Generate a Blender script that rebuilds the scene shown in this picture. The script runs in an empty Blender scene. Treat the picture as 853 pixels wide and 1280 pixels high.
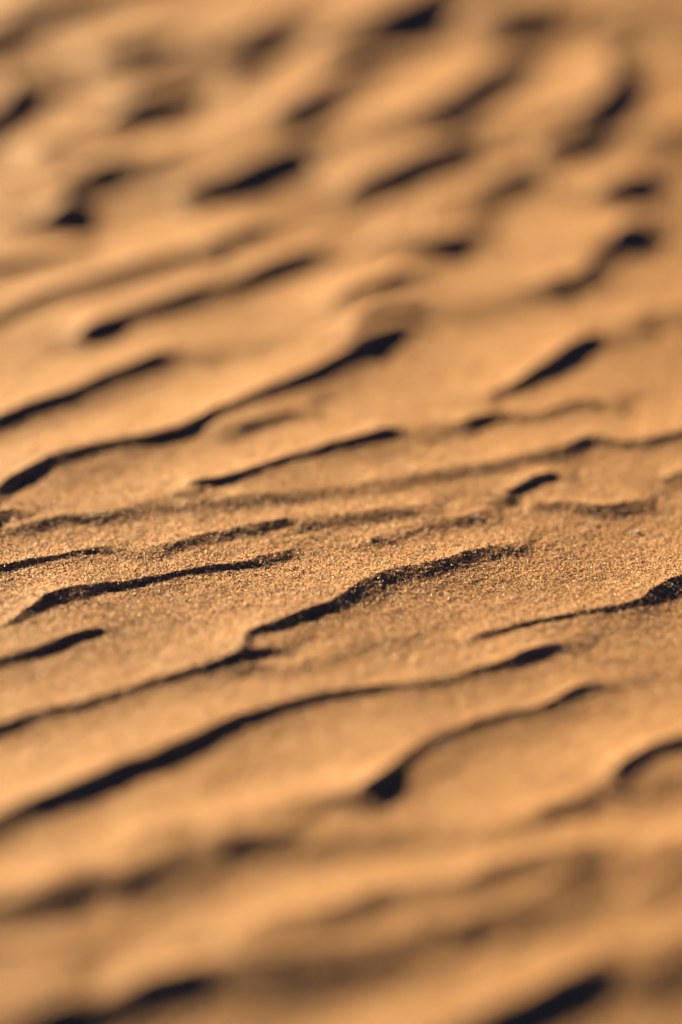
import bpy, math
import numpy as np
rng = np.random.default_rng(7)
R = math.radians
C = bpy.context.scene.collection

# ------------------------------------------------------------------ camera numbers (metres)
W0, H0 = 853.0, 1280.0
LENS = 135.0
FPX = LENS / 36.0 * H0
PITCH = R(28.0)
CAM_H = 0.468
FOCUS = 0.967
FSTOP = 2.55

# the broad swell of the sand: slope along Y, integrated to a height
_sy = np.linspace(-2, 4, 1201)
_sl = np.interp(_sy, [.2, .5, .66, .76, .90, 1.28, 1.6, 2.1], [0, .085, .085, 0, 0, .064, .064, 0])
_sh = np.concatenate([[0], np.cumsum(.5 * (_sl[1:] + _sl[:-1]) * np.diff(_sy))]); _sh -= np.interp(.84, _sy, _sh)
def swell(y): return np.interp(y, _sy, _sh)

def ground(u, v):
    """point of the sand seen along a ray of the lens"""
    a = (np.asarray(u, float) - W0 / 2) / FPX
    b = -(np.asarray(v, float) - H0 / 2) / FPX
    dy = math.cos(PITCH) + b * math.sin(PITCH)
    dz = -math.sin(PITCH) + b * math.cos(PITCH)
    t = CAM_H / -dz
    for _ in range(12): t = (CAM_H - swell(dy * t)) / -dz
    return a * t, dy * t

# ------------------------------------------------------------------ light direction
SUN_ELEV = R(14.5)
SUN_AZ = R(-34.0)                 # from straight ahead (+Y), towards the left
SUN_DIR = (math.sin(SUN_AZ) * math.cos(SUN_ELEV), math.cos(SUN_AZ) * math.cos(SUN_ELEV), math.sin(SUN_ELEV))

# ------------------------------------------------------------------ wind ripple crests: (u, v, strength)
CRESTS = [
 # far end
 [(0,37,.85),(40,14,.9),(80,0,.85),(120,-16,.5)],
 [(60,38,.15),(90,30,.35),(130,26,.35),(235,20,.3),(290,4,.2)],
 [(110,84,.3),(141,74,.9),(165,62,.95),(190,54,.55),(230,42,.15)],
 [(265,70,.4),(290,60,1.0),(330,42,.85),(362,24,.6),(410,8,.35),(440,0,.2)],
 [(0,76,.6),(35,66,.45),(70,58,.1)],
 [(0,100,.2),(70,86,.25),(140,74,.2)],
 [(146,113,.3),(180,98,.5),(228,80,.4),(275,70,.2)],
 [(276,110,.3),(302,102,.55),(328,92,.3)],
 [(-15,150,.9),(0,140,1.1),(14,122,1.1),(32,112,.55),(70,98,.15)],
 [(142,152,.8),(165,141,1.2),(190,132,1.2),(222,124,.7),(250,112,.15)],
 [(345,152,.7),(368,141,1.15),(392,127,1.25),(416,110,1.05),(448,92,.7),(472,80,.5),(500,62,.2)],
 [(24,200,.2),(65,190,.5),(102,181,.4),(140,168,.1)],
 [(58,284,.7),(72,274,1.2),(90,264,1.0),(72,254,.7),(50,250,.6),(74,244,.6),(100,228,.52),(135,212,.5),(180,204,.3),(220,192,.1)],
 [(224,250,.4),(245,245,.75),(280,232,.8),(322,210,.9),(360,198,.75),(385,190,.2)],
 [(120,226,.1),(220,188,.28),(300,172,.32),(430,150,.25),(525,132,.1)],
 [(400,68,.5),(423,56,.7),(453,40,.7),(494,15,.8),(524,0,.7),(555,-18,.4)],
 [(590,36,.4),(606,30,1.05),(635,20,1.1),(662,12,.8),(690,0,.2)],
 [(770,8,.3),(788,14,.7),(816,26,.75),(850,42,.6),(880,56,.3)],
 [(515,160,.4),(530,150,.75),(556,134,.95),(586,112,1.05),(615,92,.9),(642,76,.55),(665,64,.15)],
 [(715,146,.4),(730,140,.75),(752,128,.85),(766,110,1.1),(766,92,1.2),(754,76,.8),(745,64,.2)],
 [(672,188,.4),(692,184,.95),(715,178,.95),(735,172,.4)],
 [(430,244,.3),(448,238,.55),(474,228,.7),(524,206,.75),(560,192,.75),(580,182,.3)],
 [(480,268,.15),(560,250,.25),(605,235,.4),(645,222,.55),(670,214,.2)],
 [(742,250,.4),(762,242,.7),(782,234,.75),(808,220,.3)],
 [(423,184,.15),(524,158,.25),(625,150,.22),(700,142,.1)],
 [(790,172,.2),(815,164,.35),(853,158,.35)],
 # upper middle
 [(245,322,.2),(268,314,.6),(297,304,.8),(325,296,.6),(345,288,.15)],
 [(0,340,.68),(50,328,.55),(95,315,.3)],
 [(0,395,.5),(30,386,.64),(60,376,.7),(110,360,.7),(176,342,.66),(212,330,.5),(255,316,.25)],
 [(92,434,.7),(104,427,1.25),(122,418,1.3),(140,410,1.0),(150,406,.8),(186,392,.75),(234,376,.82),(262,366,.55),(292,360,.55),(330,342,.82),(365,330,.82),(393,322,.55),(410,314,.1)],
 [(0,532,1.1),(50,512,1.05),(100,492,.95),(150,470,.95),(186,456,1.0),(205,450,.7),(230,447,.5),(272,440,.2),(353,420,.15),(403,406,.1)],
 [(-10,640,.95),(2,620,1.05),(30,600,1.05),(75,580,.98),(150,562,.86),(210,550,.86),(252,532,.9),(300,512,.95),(350,490,1.0),(420,458,1.05),(455,434,1.0),(482,420,.85),(505,408,.35)],
 [(270,542,.3),(310,534,.6),(345,526,.6),(385,514,.35)],
 [(408,394,.4),(430,382,.82),(460,367,.82),(495,352,.72),(520,344,.2)],
 [(432,428,.5),(452,410,.85),(470,398,.75),(549,384,.28),(640,374,.28),(690,360,.3)],
 [(486,300,.3),(512,312,.7),(540,314,1.1),(562,306,.7),(600,292,.25)],
 [(670,368,.2),(695,360,.55),(722,354,.75),(745,328,.5),(760,314,.6),(778,300,1.05),(800,292,.6),(815,286,.2)],
 [(590,506,.2),(612,500,.6),(645,490,1.0),(665,476,1.1),(688,462,1.1),(712,444,1.0),(735,430,.85),(752,424,.45),(796,410,.25)],
 [(770,404,.2),(800,396,.32),(853,388,.32)],
 [(560,538,.2),(590,530,.68),(625,526,.7),(665,528,.66),(712,510,.74),(740,508,.66),(775,504,.2)],
 [(230,640,.3),(277,634,.5),(353,622,.5),(423,614,.5),(500,604,.5),(564,592,.5),(635,582,.52),(700,570,.6),(722,558,.75),(740,556,.75),(790,560,.62),(853,546,.66)],
 # middle
 [(228,622,.3),(245,616,.75),(282,608,.95),(327,593,.95),(383,576,.95),(430,562,1.0),(475,551,1.0),(505,544,.5),(560,536,.18),(600,526,.1)],
 [(-10,655,.6),(10,648,.6),(32,645,.2)],
 [(20,664,.3),(40,660,.5),(80,652,.6),(140,645,.5),(242,622,.3),(262,616,.1)],
 [(622,626,.2),(640,618,.55,-.8),(660,609,.7,-.5),(685,599,.62,-.5),(700,595,.3),(715,590,.1)],
 [(665,632,.25),(700,634,.55,.5),(735,640,.7,.8),(765,640,.7,.8),(800,630,.35)],
 [(835,600,.3),(853,594,.5)],
 [(0,718,.7,-1),(50,708,.62,-1),(100,696,.5,-1),(122,691,.4,-.5),(140,686,.2)],
 [(150,692,.2),(200,690,.45),(245,681,.68,.7),(312,666,.6,.6),(353,658,.75,.4),(372,656,.45),(430,651,.55),(513,642,.52),(540,635,.2)],
 [(440,686,.2),(460,680,.6),(478,674,.4),(508,664,.42),(585,650,.5),(615,642,.2)],
 [(12,784,.4,-.5),(34,774,.8,0),(65,756,1.1,.6),(100,746,.95,.7),(150,736,.62,-.3),(200,727,.5,-1),(242,719,.44,-1),(292,711,.44,-1),(325,703,.6,.3),(353,697,.5,1),(375,690,.1)],
 [(0,832,.75,-1),(50,817,.75,-1),(100,800,.68,-1),(122,794,.55,-1),(140,790,.15)],
 [(0,915,.85,-.6),(76,894,.8,-.6),(151,872,.7,-.6),(200,857,.7,-.6),(252,843,.75,-.6),(302,827,.8,-.6),(335,819,.6,-.3),(360,812,.2)],
 [(304,832,.6),(304,818,.85),(312,804,.85),(328,795,.8,-.5),(353,786,.8,-.5),(393,772,.85,-.3),(418,764,.92,.3),(436,751,1.0,.85),(460,738,1.0,1),(494,724,.95,1),(539,712,.85,1),(580,702,.8,1),(610,694,.6,1),(650,682,.2)],
 [(585,802,.2),(610,796,.42,-.6),(650,787,.38,-1),(705,776,.4,-1),(746,769,.48,-1),(790,763,.72,-.5),(808,756,.9,.3),(826,744,1.05,.7),(853,733,1.05,.7)],
 [(300,846,.15),(350,838,.3),(400,822,.3),(440,806,.2),(520,796,.15)],
 # lower middle
 [(0,1038,.8),(50,1014,1.05),(101,992,1.15),(166,966,1.15),(227,938,1.1),(282,912,1.0),(328,897,.85),(383,881,.75),(423,874,.75),(489,866,.8),(530,862,.7),(559,857,.65),(594,848,.8),(630,840,1.0),(655,828,1.1),(678,819,1.0),(698,812,.55),(722,805,.2),(750,800,.05)],
 [(446,1006,.5),(462,998,1.1),(482,982,1.25),(499,962,1.05),(534,936,.8,-.4),(574,918,.76,-.4),(625,902,.74,-.4),(675,890,.74,-.4),(715,874,.95),(735,868,.95),(752,862,.5),(790,850,.25),(853,838,.2)],
 [(760,984,.5),(774,974,1.1),(795,962,1.2),(821,947,1.1),(853,936,1.0)],
 # near end
 [(-5,1124,.68),(60,1112,.62),(104,1098,.52),(140,1078,.47),(176,1060,.52),(215,1044,.62),(240,1036,.5),(302,1030,.4),(370,1012,.45),(430,1002,.35),(480,994,.15)],
 [(130,1108,.15),(160,1098,.3),(202,1084,.46),(282,1064,.66),(343,1058,.62),(430,1044,.52),(490,1036,.45),(560,1034,.4),(640,1030,.5),(675,1020,.66),(715,1010,.66),(745,996,.5),(790,990,.35),(853,978,.45)],
 [(0,1150,.55),(50,1130,.5),(90,1120,.2),(130,1112,.05)],
 [(0,1202,.4),(50,1188,.45),(90,1170,.3),(150,1152,.15),(210,1136,.04)],
 [(280,1184,.2),(312,1170,.62),(378,1154,.66),(423,1144,.76),(463,1130,.78),(514,1116,.62),(574,1112,.74),(610,1098,.78),(665,1084,.74),(725,1076,.7),(790,1072,.55),(853,1068,.68)],
 [(570,1172,.2),(594,1160,.6),(645,1140,.66),(705,1106,.4),(730,1092,.15)],
 [(40,1290,.8),(75,1276,.85),(126,1264,.8),(176,1240,.9),(227,1228,.9),(260,1222,.75),(282,1218,.7),(353,1208,.65),(430,1194,.62),(520,1172,.45),(580,1162,.2)],
 [(560,1304,.8),(615,1278,.88),(660,1258,.88),(700,1236,.88),(735,1220,.82),(760,1210,.6),(785,1204,.42),(816,1198,.5),(853,1184,.5)],
 [(780,1130,.15),(820,1112,.35),(853,1098,.4)],
 [(-5,1262,.3),(40,1250,.35),(100,1230,.2)],
]

# ------------------------------------------------------------------ noise
def hash2(ix, iy, seed):
    with np.errstate(over='ignore'):
        h = (ix.astype(np.int64) * 374761393 + iy.astype(np.int64) * 668265263 + seed * 982451653) & 0xFFFFFFFF
        h = ((h ^ (h >> 13)) * 1274126177) & 0xFFFFFFFF
        h = ((h ^ (h >> 16)) * 2246822519) & 0xFFFFFFFF
        h = h ^ (h >> 15)
    return (h & 0xFFFFFF).astype(np.float32) / np.float32(0xFFFFFF)

def vnoise(x, y, seed):
    x0 = np.floor(x); y0 = np.floor(y)
    fx = (x - x0).astype(np.float32); fy = (y - y0).astype(np.float32)
    ix = x0.astype(np.int64); iy = y0.astype(np.int64)
    fx = fx * fx * fx * (fx * (fx * 6 - 15) + 10); fy = fy * fy * fy * (fy * (fy * 6 - 15) + 10)
    a = hash2(ix, iy, seed); b = hash2(ix + 1, iy, seed)
    c = hash2(ix, iy + 1, seed); d = hash2(ix + 1, iy + 1, seed)
    return (a + (b - a) * fx) * (1 - fy) + (c + (d - c) * fx) * fy - 0.5

def smooth(a, b, x):
    t = np.clip((x - a) / (b - a), 0, 1)
    return t * t * (3 - 2 * t)

def grain_relief(x, y, cell, seed):
    """rounded grains packed side by side, in cell units of height 0..1"""
    gx = x / cell; gy = y / cell
    ix = np.floor(gx).astype(np.int64); iy = np.floor(gy).astype(np.int64)
    best = np.full(x.shape, -1.0, np.float32)
    for dx in (-1, 0, 1):
        for dy in (-1, 0, 1):
            jx = ix + dx; jy = iy + dy
            px = jx + 0.1 + 0.8 * hash2(jx, jy, seed); py = jy + 0.1 + 0.8 * hash2(jx, jy, seed + 1)
            r = 0.5 + 0.35 * hash2(jx, jy, seed + 2)
            d2 = ((gx - px) ** 2 + (gy - py) ** 2).astype(np.float32) / (r * r)
            z = 0.75 * r * np.sqrt(np.maximum(0, 1 - d2)) + 0.35 * hash2(jx, jy, seed + 3) - np.where(d2 > 1, 1.0, 0.0)
            best = np.maximum(best, z)
    return np.maximum(best, 0.0)

# ------------------------------------------------------------------ ripples
NX, NY = -0.616, 0.788             # up the wind, across the crests
H_UNIT = 0.00165
def resample(pts):
    p = np.array([q if len(q) == 4 else (*q, 0.0) for q in pts], float)
    def edge(q): return q[0] < 6 or q[0] > W0 - 6 or q[1] < 3 or q[1] > H0 - 3
    for end in (0, -1):
        a, b = (p[0], p[1]) if end == 0 else (p[-1], p[-2])
        t = (a[:2] - b[:2]) / max(1e-6, np.hypot(*(a[:2] - b[:2])))
        far = 150 if edge(a) else 20
        ext = [np.r_[a[:2] + t * far, a[2] if edge(a) else 0.0, a[3]], np.r_[a[:2] + t * (far + 45), 0.0, 0.0], np.r_[a[:2] + t * (far + 95), 0.0, 0.0], np.r_[a[:2] + t * (far + 150), 0.0, 0.0]]
        p = np.vstack(ext[::-1] + [p]) if end == 0 else np.vstack([p] + ext)
    P = np.vstack([2 * p[0] - p[1], p, 2 * p[-1] - p[-2]])
    out = []
    for i in range(1, len(P) - 2):
        n = max(2, int(np.hypot(*(P[i + 1, :2] - P[i, :2])) / 7))
        for k in range(n):
            t = k / n
            q = 0.5 * (2 * P[i] + (P[i + 1] - P[i - 1]) * t + (2 * P[i - 1] - 5 * P[i] + 4 * P[i + 1] - P[i + 2]) * t * t
                       + (3 * P[i] - P[i - 1] - 3 * P[i + 1] + P[i + 2]) * t ** 3)
            q[2:] = P[i, 2:] + (P[i + 1, 2:] - P[i, 2:]) * t
            out.append(q)
    out.append(P[-2])
    return np.array(out)

def crest_field(X, Y, z):
    """X, Y: ascending 1-D axes; adds every crest's asymmetric ridge to z[y, x]"""
    for pts in CRESTS:
        q = resample(pts)
        w = np.clip(q[:, 2], 0, None)
        w = np.minimum(w + 0.24 * smooth(480, 200, q[:, 1]) * smooth(.05, .45, w), np.maximum(w, 1.05))   # the far ripples are taller
        w = w * (1 - .14 * smooth(1000, 1100, q[:, 1]))
        near = smooth(960, 1080, q[:, 1])
        gain = 0.94 + 0.20 * smooth(700, 600, q[:, 1]) + 1.22 * smooth(540, 140, q[:, 1]) + 0.4 * smooth(110, 20, q[:, 1]) + 0.50 * smooth(880, 1120, q[:, 1]) + 0.35 * near
        h = H_UNIT * (0.28 * np.minimum(1, w / .25) + 0.85 * w ** 1.5) * gain
        gx, gy = ground(q[:, 0], q[:, 1] - 4 * w + 11 * smooth(330, 80, q[:, 1]))
        far = smooth(520, 200, q[:, 1].mean())
        ang = R(5) + R(26) * smooth(0.30, 1.0 + .38 * near + .15 * smooth(400, 200, q[:, 1]), w)          # weak crests have a gentle rounded lee side
        soft, hard = np.clip(q[:, 3], 0, 1), np.clip(-q[:, 3], 0, 1)
        ang = ang + (R(14.2) - ang) * soft                    # 1: lee side right at the angle of the light
        ang = ang + (np.maximum(ang, R(31)) - ang) * hard     # -1: a low but crisp little slip face
        wl = h / np.tan(ang) + 1e-5
        rnd = (1 - smooth(.45, .75, w)) * (1 - hard)
        s_ = np.r_[0, np.cumsum(np.hypot(np.diff(gx), np.diff(gy)))]      # the back of a ripple dies out slowly along its crest
        kern = np.exp(-.5 * ((s_[:, None] - s_[None, :]) / .011) ** 2) * np.gradient(s_)[None, :]
        hs = (kern * h[None, :]).sum(1) / (.011 * math.sqrt(2 * math.pi))
        M = 0.039
        i0, i1 = np.searchsorted(X, (gx.min() - M, gx.max() + M))
        j0, j1 = np.searchsorted(Y, (gy.min() - M, gy.max() + M))
        if i1 <= i0 or j1 <= j0: continue
        sx = X[i0:i1]; sy = Y[j0:j1]
        gxx, gyy = np.meshgrid(sx, sy)
        jx = 0.0016 * vnoise(gxx / .011, gyy / .011, 11) + 0.0006 * vnoise(gxx / .003, gyy / .003, 12) + 0.0005 * vnoise(gxx / .0011, gyy / .0011, 16)
        jy = 0.0020 * vnoise(gxx / .012, gyy / .012, 13) + 0.0006 * vnoise(gxx / .003, gyy / .003, 14)
        gxx = gxx + jx; gyy = gyy + jy
        D = np.full(gxx.shape, 1.0); S = np.zeros(gxx.shape); Hh = np.zeros(gxx.shape); Wl = np.ones(gxx.shape); Rd = np.zeros(gxx.shape); Hs = np.zeros(gxx.shape)
        for k in range(len(gx) - 1):
            a0, a1 = np.searchsorted(sx, (min(gx[k], gx[k + 1]) - M, max(gx[k], gx[k + 1]) + M))
            b0, b1 = np.searchsorted(sy, (min(gy[k], gy[k + 1]) - M, max(gy[k], gy[k + 1]) + M))
            if a1 <= a0 or b1 <= b0: continue
            xx = gxx[b0:b1, a0:a1]; yy = gyy[b0:b1, a0:a1]
            ex, ey = gx[k + 1] - gx[k], gy[k + 1] - gy[k]
            L2 = ex * ex + ey * ey + 1e-14
            t = np.clip(((xx - gx[k]) * ex + (yy - gy[k]) * ey) / L2, 0, 1)
            qx = xx - gx[k] - t * ex; qy = yy - gy[k] - t * ey
            d = np.sqrt(qx * qx + qy * qy)
            side = ex * (yy - gy[k]) - ey * (xx - gx[k])        # >0: left of travel
            m = d < D[b0:b1, a0:a1]
            D[b0:b1, a0:a1][m] = d[m]; S[b0:b1, a0:a1][m] = np.sign(side[m])
            Hh[b0:b1, a0:a1][m] = (h[k] + (h[k + 1] - h[k]) * t)[m]
            Wl[b0:b1, a0:a1][m] = (wl[k] + (wl[k + 1] - wl[k]) * t)[m]
            Hs[b0:b1, a0:a1][m] = (hs[k] + (hs[k + 1] - hs[k]) * t)[m]
            Rd[b0:b1, a0:a1][m] = (rnd[k] + (rnd[k + 1] - rnd[k]) * t)[m]
        tl = D / Wl
        lee = np.where(tl < 0.6, 1 - tl, np.where(tl < 1.4, 0.4 * ((1.4 - tl) / 0.8) ** 2, 0))
        ts = np.clip(tl / 1.4, 0, 1)
        lee = lee * (1 - Rd) + (1 - ts * ts * (3 - 2 * ts)) * Rd
        tail = np.clip(1 - D / 0.017, 0, 1) ** 1.7 * (1 - Rd)   # loose apron below the slip face
        tm = 0.55 * np.clip(.9 + 1.6 * vnoise(gxx / .022, gyy / .03, 15), .15, 1.2)
        lee = lee * (1 - tm * (1 - Rd)) + tail * tm
        st = np.clip(1 - D / (0.030 + .008 * far), 0, 1)
        stoss = st ** (1.9 - .75 * far)
        e = np.exp(-D / .0035); e2 = np.exp(-(D / .007) ** 2)
        z[j0:j1, i0:i1] += np.where(S > 0, (Hh * e + Hs * (1 - e)) * stoss, (Hh * e2 + np.minimum(Hh * 1.6 + .00008, Hs) * (1 - e2)) * lee)

def outside(x, y):
    """0 inside the traced field, 1 well outside of it"""
    dep = y * math.cos(PITCH) + CAM_H * math.sin(PITCH)
    half = dep * (W0 / 2) / FPX
    y0 = ground(0, H0)[1]; y1 = ground(0, 0)[1]
    d = np.maximum(np.abs(x) - half, np.maximum(y0 - y, y - y1))
    return smooth(0.004, 0.050, d)

def procedural(x, y):
    """the same wind ripples beyond the traced field"""
    n1 = vnoise(x / .16, y / .16, 31); n2 = vnoise(x / .06, y / .06, 32); n3 = vnoise(x / .6, y / .6, 33)
    lam = 0.029
    ph = (x * NX + y * NY) / lam + 2.1 * n1 + 1.5 * n2 + 2.5 * n3 + .5 * vnoise(x / .02, y / .02, 35)
    f = ph - np.floor(ph)
    saw = np.where(f < .13, f / .13, (1 - (f - .13) / .87) ** 1.15)
    amp = 0.0003 + 0.0034 * np.clip(vnoise(x / .055, y / .035, 34) + .22, 0, .55) ** 1.1
    return saw * amp

def base(x, y):
    al = x * NY - y * NX; ac = x * NX + y * NY
    z = (0.00034 + 0.0004 * outside(x, y)) * vnoise(al / .034, ac / .013, 21) + 0.00009 * vnoise(al / .008, ac / .005, 22)
    z = z + swell(y) * smooth(6, 2, np.abs(x)) + 0.002 * vnoise(x / .35, y / .35, 23)
    far = smooth(3, 40, np.hypot(x, y))
    return z + far * (2.2 * vnoise(x / 45, y / 45, 24) + 0.6 * vnoise(x / 14, y / 14, 25))

GRAIN = 0.00033
def height(X, Y, grains):
    x, y = np.meshgrid(X, Y)
    z = base(x, y).astype(np.float64)
    o = outside(x, y)
    near = smooth(2.4, 1.3, np.hypot(x, y - .9))
    z += o * near * procedural(x, y)
    crest_field(X, Y, z)
    if grains:
        g = grain_relief(x, y, GRAIN, 51)
        fade = smooth(0, .05, np.minimum(np.minimum(x - FX0, FX1 - x), np.minimum(y - FY0, FY1 - y)))
        z += .00012 * (1 - fade) + fade * g * GRAIN * (0.54 + 0.14 * smooth(.06, .13, np.abs(y - .835))) + fade * (0.00012 * vnoise(x / .0011, y / .0011, 52) + 0.00011 * vnoise(x / .0031, y / .0031, 53))
    else:
        z += 0.00012
    return z

# ------------------------------------------------------------------ the sheets of the ground
def axis(segs):
    out = []
    for a, b, s in segs:
        n = max(1, int(round((b - a) / s)))
        out.append(np.linspace(a, b, n, endpoint=False))
    out.append(np.array([segs[-1][1]]))
    return np.concatenate(out)

def sheet(X, Y, grains=False, hole=None, drop=0.0):
    z = height(X, Y, grains) - drop
    nx, ny = len(X), len(Y)
    xx, yy = np.meshgrid(X, Y)
    co = np.stack([xx, yy, z], -1).reshape(-1, 3).astype(np.float32)
    idx = np.arange(nx * ny, dtype=np.int32).reshape(ny, nx)
    f = np.stack([idx[:-1, :-1], idx[:-1, 1:], idx[1:, 1:], idx[1:, :-1]], -1)
    if hole:
        cx = .5 * (X[:-1] + X[1:]); cy = .5 * (Y[:-1] + Y[1:])
        keep = ~(((cx > hole[0]) & (cx < hole[1]))[None, :] & ((cy > hole[2]) & (cy < hole[3]))[:, None])
        f = f[keep]
    return co, f.reshape(-1, 4), z

def mesh_from(name, co, faces, k):
    me = bpy.data.meshes.new(name)
    me.vertices.add(len(co)); me.vertices.foreach_set('co', co.ravel())
    me.loops.add(faces.size); me.loops.foreach_set('vertex_index', faces.astype(np.int32).ravel())
    me.polygons.add(len(faces))
    me.polygons.foreach_set('loop_start', np.arange(0, faces.size, k, dtype=np.int32))
    me.update(calc_edges=True)
    me.polygons.foreach_set('use_smooth', np.ones(len(faces), bool))
    return me

FX0, FX1, FY0, FY1 = -.215, .215, .54, 1.46
Xf = axis([(FX0, -.135, .0006), (-.135, .135, .000175), (.135, FX1, .0006)])
Yf = axis([(FY0, .63, .0007), (.63, .75, .00034), (.75, .92, .00021), (.92, 1.29, .00038), (1.29, FY1, .0007)])
co1, f1, zf = sheet(Xf, Yf, grains=True)
Xm = axis([(-1.7, 1.7, .0034)]); Ym = axis([(-.75, 2.65, .0034)])
co2, f2, _ = sheet(Xm, Ym, hole=(FX0 + .004, FX1 - .004, FY0 + .004, FY1 - .004), drop=.00003)
g = np.geomspace(1.66, 420, 90)
Xb = np.concatenate([-g[::-1], np.linspace(-1.66, 1.66, 30)[1:-1], g]); Yb = Xb + .95
co3, f3, _ = sheet(Xb, Yb, hole=(-1.64, 1.64, -.69, 2.59), drop=.0012)
co = np.concatenate([co1, co2, co3]); fa = np.concatenate([f1, f2 + len(co1), f3 + len(co1) + len(co2)])

# ------------------------------------------------------------------ materials
def nodes(name):
    m = bpy.data.materials.new(name); m.use_nodes = True
    n = m.node_tree.nodes; l = m.node_tree.links
    return m, n, l, n['Principled BSDF']

def ramp(n, stops):
    r = n.new('ShaderNodeValToRGB'); e = r.color_ramp.elements
    while len(e) < len(stops): e.new(0.5)
    for el, (p, c) in zip(e, stops): el.position = p; el.color = (*c, 1)
    return r

GRAIN_COLOURS = [(0.0, (.06, .036, .020)), (.08, (.14, .077, .036)), (.28, (.24, .126, .053)),
                 (.62, (.305, .161, .068)), (.88, (.40, .238, .108)), (1.0, (.48, .38, .25))]

def sand_material():
    m, n, l, b = nodes('sand')
    tc = n.new('ShaderNodeTexCoord')
    v = n.new('ShaderNodeTexVoronoi'); v.inputs['Scale'].default_value = 1 / GRAIN
    l.new(tc.outputs['Object'], v.inputs['Vector'])
    sep = n.new('ShaderNodeSeparateColor'); l.new(v.outputs['Color'], sep.inputs[0])
    r = ramp(n, GRAIN_COLOURS); l.new(sep.outputs[0], r.inputs[0])
    big = n.new('ShaderNodeTexNoise'); big.inputs['Scale'].default_value = 55; big.inputs['Detail'].default_value = 5
    l.new(tc.outputs['Object'], big.inputs['Vector'])
    rb = ramp(n, [(.3, (.90, .86, .82)), (.7, (1.06, 1.04, 1.0))]); l.new(big.outputs['Fac'], rb.inputs[0])
    mx = n.new('ShaderNodeMix'); mx.data_type = 'RGBA'; mx.blend_type = 'MULTIPLY'; mx.inputs[0].default_value = 1
    l.new(r.outputs[0], mx.inputs[6]); l.new(rb.outputs[0], mx.inputs[7]); l.new(mx.outputs[2], b.inputs['Base Color'])
    b.inputs['Roughness'].default_value = .62
    b.inputs['Specular IOR Level'].default_value = .07
    fine = n.new('ShaderNodeTexNoise'); fine.inputs['Scale'].default_value = 3800; fine.inputs['Detail'].default_value = 2
    l.new(tc.outputs['Object'], fine.inputs['Vector'])
    bp = n.new('ShaderNodeBump'); bp.inputs['Strength'].default_value = .35; bp.inputs['Distance'].default_value = .00012
    l.new(fine.outputs['Fac'], bp.inputs['Height']); l.new(bp.outputs[0], b.inputs['Normal'])
    return m

def grain_material():
    m, n, l, b = nodes('loose_grains')
    at = n.new('ShaderNodeAttribute'); at.attribute_name = 'tone'
    r = ramp(n, GRAIN_COLOURS); l.new(at.outputs['Fac'], r.inputs[0]); l.new(r.outputs[0], b.inputs['Base Color'])
    b.inputs['Roughness'].default_value = .42
    b.inputs['Specular IOR Level'].default_value = .28
    return m

def quartz_material(name, col, rough):
    m, n, l, b = nodes(name)
    tc = n.new('ShaderNodeTexCoord'); no = n.new('ShaderNodeTexNoise'); no.inputs['Scale'].default_value = 2500
    l.new(tc.outputs['Object'], no.inputs['Vector'])
    r = ramp(n, [(.3, tuple(c * .75 for c in col)), (.7, col)]); l.new(no.outputs['Fac'], r.inputs[0]); l.new(r.outputs[0], b.inputs['Base Color'])
    b.inputs['Roughness'].default_value = rough
    b.inputs['Subsurface Weight'].default_value = .3; b.inputs['Subsurface Radius'].default_value = (.0004, .0004, .0003)
    return m

sand = sand_material()
me = mesh_from('sand_ground', co, fa, 4); me.materials.append(sand)
gr = bpy.data.objects.new('sand_ground', me); C.objects.link(gr)
gr['kind'] = 'structure'; gr['label'] = 'golden brown desert sand combed into small wind ripples by low sun'

# ------------------------------------------------------------------ loose grains lying on the sand
def ico():
    t = (1 + 5 ** .5) / 2
    v = np.array([(-1,t,0),(1,t,0),(-1,-t,0),(1,-t,0),(0,-1,t),(0,1,t),(0,-1,-t),(0,1,-t),(t,0,-1),(t,0,1),(-t,0,-1),(-t,0,1)], float)
    f = np.array([(0,11,5),(0,5,1),(0,1,7),(0,7,10),(0,10,11),(1,5,9),(5,11,4),(11,10,2),(10,7,6),(7,1,8),
                  (3,9,4),(3,4,2),(3,2,6),(3,6,8),(3,8,9),(4,9,5),(2,4,11),(6,2,10),(8,6,7),(9,8,1)], np.int32)
    return v / np.linalg.norm(v[0]), f

def surf(px, py):
    i = np.clip(np.searchsorted(Xf, px) - 1, 0, len(Xf) - 2); j = np.clip(np.searchsorted(Yf, py) - 1, 0, len(Yf) - 2)
    a = (px - Xf[i]) / (Xf[i + 1] - Xf[i]); b = (py - Yf[j]) / (Yf[j + 1] - Yf[j])
    return (zf[j, i] * (1 - a) + zf[j, i + 1] * a) * (1 - b) + (zf[j + 1, i] * (1 - a) + zf[j + 1, i + 1] * a) * b

def grains_mesh(name, px, py, rad, sink):
    N = len(px); V, F = ico()
    v = V[None] * (1 + .22 * rng.standard_normal((N, 12, 1)))
    v = v * (1 + .22 * rng.standard_normal((N, 1, 3)))
    q = rng.standard_normal((N, 4)); q /= np.linalg.norm(q, axis=1, keepdims=True)
    w, x, y, z = q.T
    Rm = np.stack([1-2*(y*y+z*z), 2*(x*y-z*w), 2*(x*z+y*w), 2*(x*y+z*w), 1-2*(x*x+z*z), 2*(y*z-x*w), 2*(x*z-y*w), 2*(y*z+x*w), 1-2*(x*x+y*y)], -1).reshape(N, 3, 3)
    v = np.einsum('nij,nkj->nki', Rm, v) * rad[:, None, None]
    v += np.stack([px, py, surf(px, py) + rad * sink], -1)[:, None, :]
    f = (F[None] + (np.arange(N) * 12)[:, None, None]).reshape(-1, 3)
    return mesh_from(name, v.reshape(-1, 3).astype(np.float32), f, 3), N

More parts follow.
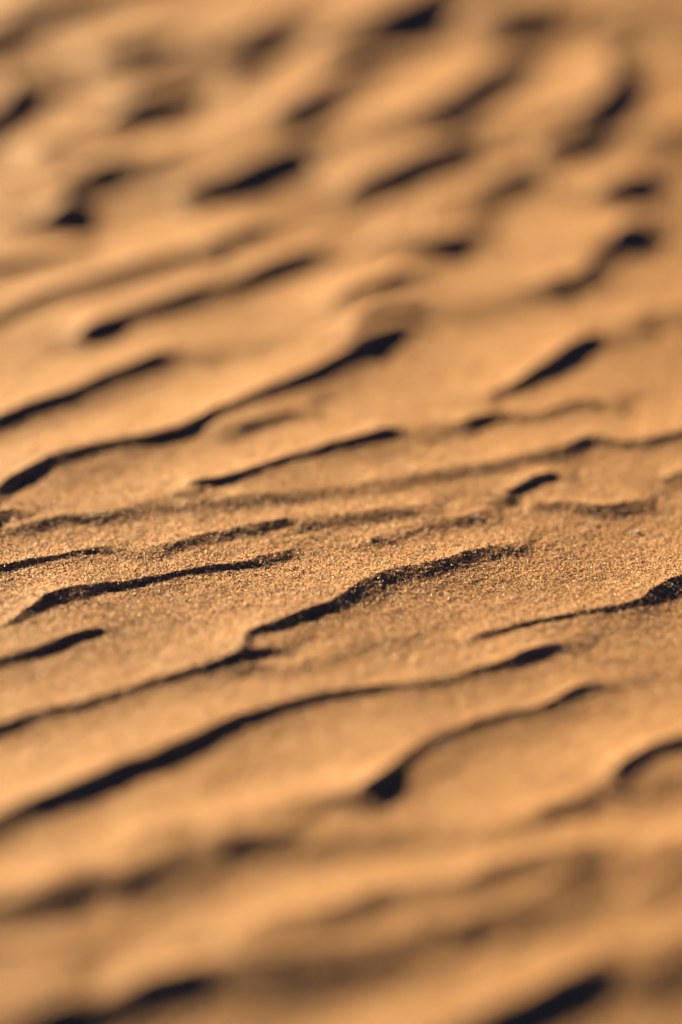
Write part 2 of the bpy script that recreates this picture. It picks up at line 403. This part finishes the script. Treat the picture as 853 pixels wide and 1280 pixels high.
NG = 125000
py = np.where(rng.random(NG) < .72, np.clip(rng.normal(.833, .05, NG), .63, 1.29), rng.uniform(.60, 1.32, NG))
px = np.clip(rng.uniform(-1.35, 1.35, NG) * (py * math.cos(PITCH) + CAM_H * math.sin(PITCH)) * (W0 / 2) / FPX, FX0 + .005, FX1 - .005)
rad = rng.uniform(.00008, .00017, NG)
gm, N = grains_mesh('sand_grains', px, py, rad, .1)
gm.polygons.foreach_set('use_smooth', np.zeros(len(gm.polygons), bool))
at = gm.attributes.new('tone', 'FLOAT', 'POINT'); at.data.foreach_set('value', np.repeat(rng.random(N) ** .55, 12).astype(np.float32))
gm.materials.append(grain_material())
go = bpy.data.objects.new('sand_grains', gm); C.objects.link(go)
go['kind'] = 'stuff'; go['label'] = 'loose tan and brown sand grains strewn over the ripples'

# ------------------------------------------------------------------ the few grains that stand out on their own
for u, v, r, col, rough, label in [
    (797, 668, .00066, (.93, .91, .88), .12, 'glassy white quartz grain glinting alone on the sunlit slope at the right'),
    (37, 845, .00062, (.80, .68, .50), .3, 'pale cream grain just below the short dark ripple at the left edge'),
    (597, 652, .00058, (.42, .40, .38), .35, 'dull grey grain on the faint brown ripple right of centre')]:
    gx, gy = ground(u, v)
    m1, _ = grains_mesh('quartz_grain', np.array([float(gx)]), np.array([float(gy)]), np.array([r]), .5)
    loc = np.array([gx, gy, surf(np.array([gx]), np.array([gy]))[0]])
    c = np.zeros(12 * 3, np.float32); m1.vertices.foreach_get('co', c)
    m1.vertices.foreach_set('co', (c.reshape(-1, 3) - loc).astype(np.float32).ravel()); m1.update()
    m1.materials.append(quartz_material('quartz', col, rough))
    o = bpy.data.objects.new('quartz_grain', m1); C.objects.link(o); o.location = loc
    sd = o.modifiers.new('round', 'SUBSURF'); sd.levels = 1; sd.render_levels = 1
    o['label'] = label; o['category'] = 'sand grain'; o['group'] = 'grains that stand out from the sand'

# ------------------------------------------------------------------ light
sc = bpy.context.scene
w = bpy.data.worlds.new('World'); sc.world = w; w.use_nodes = True
n = w.node_tree.nodes; l = w.node_tree.links
sky = n.new('ShaderNodeTexSky'); sky.sky_type = 'NISHITA'; sky.sun_disc = False
sky.sun_elevation = SUN_ELEV; sky.sun_rotation = SUN_AZ
sky.air_density = .15; sky.dust_density = 0; sky.ozone_density = 5.0; sky.altitude = 3000
l.new(sky.outputs[0], n['Background'].inputs[0]); n['Background'].inputs[1].default_value = .05
sl = bpy.data.lights.new('sun', 'SUN'); sl.energy = 5.0; sl.angle = R(.53); sl.color = (1.0, .76, .44)
so = bpy.data.objects.new('sun', sl); C.objects.link(so)
from mathutils import Vector
so.rotation_euler = Vector(SUN_DIR).to_track_quat('Z', 'Y').to_euler(); so.location = (-1, 2, 1)

# ------------------------------------------------------------------ camera
cd = bpy.data.cameras.new('camera'); cam = bpy.data.objects.new('camera', cd); C.objects.link(cam)
cam.location = (0, 0, CAM_H); cam.rotation_euler = (math.pi / 2 - PITCH, 0, 0)
cd.sensor_fit = 'VERTICAL'; cd.sensor_height = 36; cd.sensor_width = 24; cd.lens = LENS
cd.clip_start = .02; cd.clip_end = 2000
cd.dof.use_dof = True; cd.dof.focus_distance = FOCUS; cd.dof.aperture_fstop = FSTOP
sc.camera = cam
sc.cycles.diffuse_bounces = 1
sc.cycles.use_denoising = True
sc.view_settings.view_transform = 'Standard'; sc.view_settings.look = 'None'
sc.view_settings.exposure = 2.58; sc.view_settings.gamma = 1
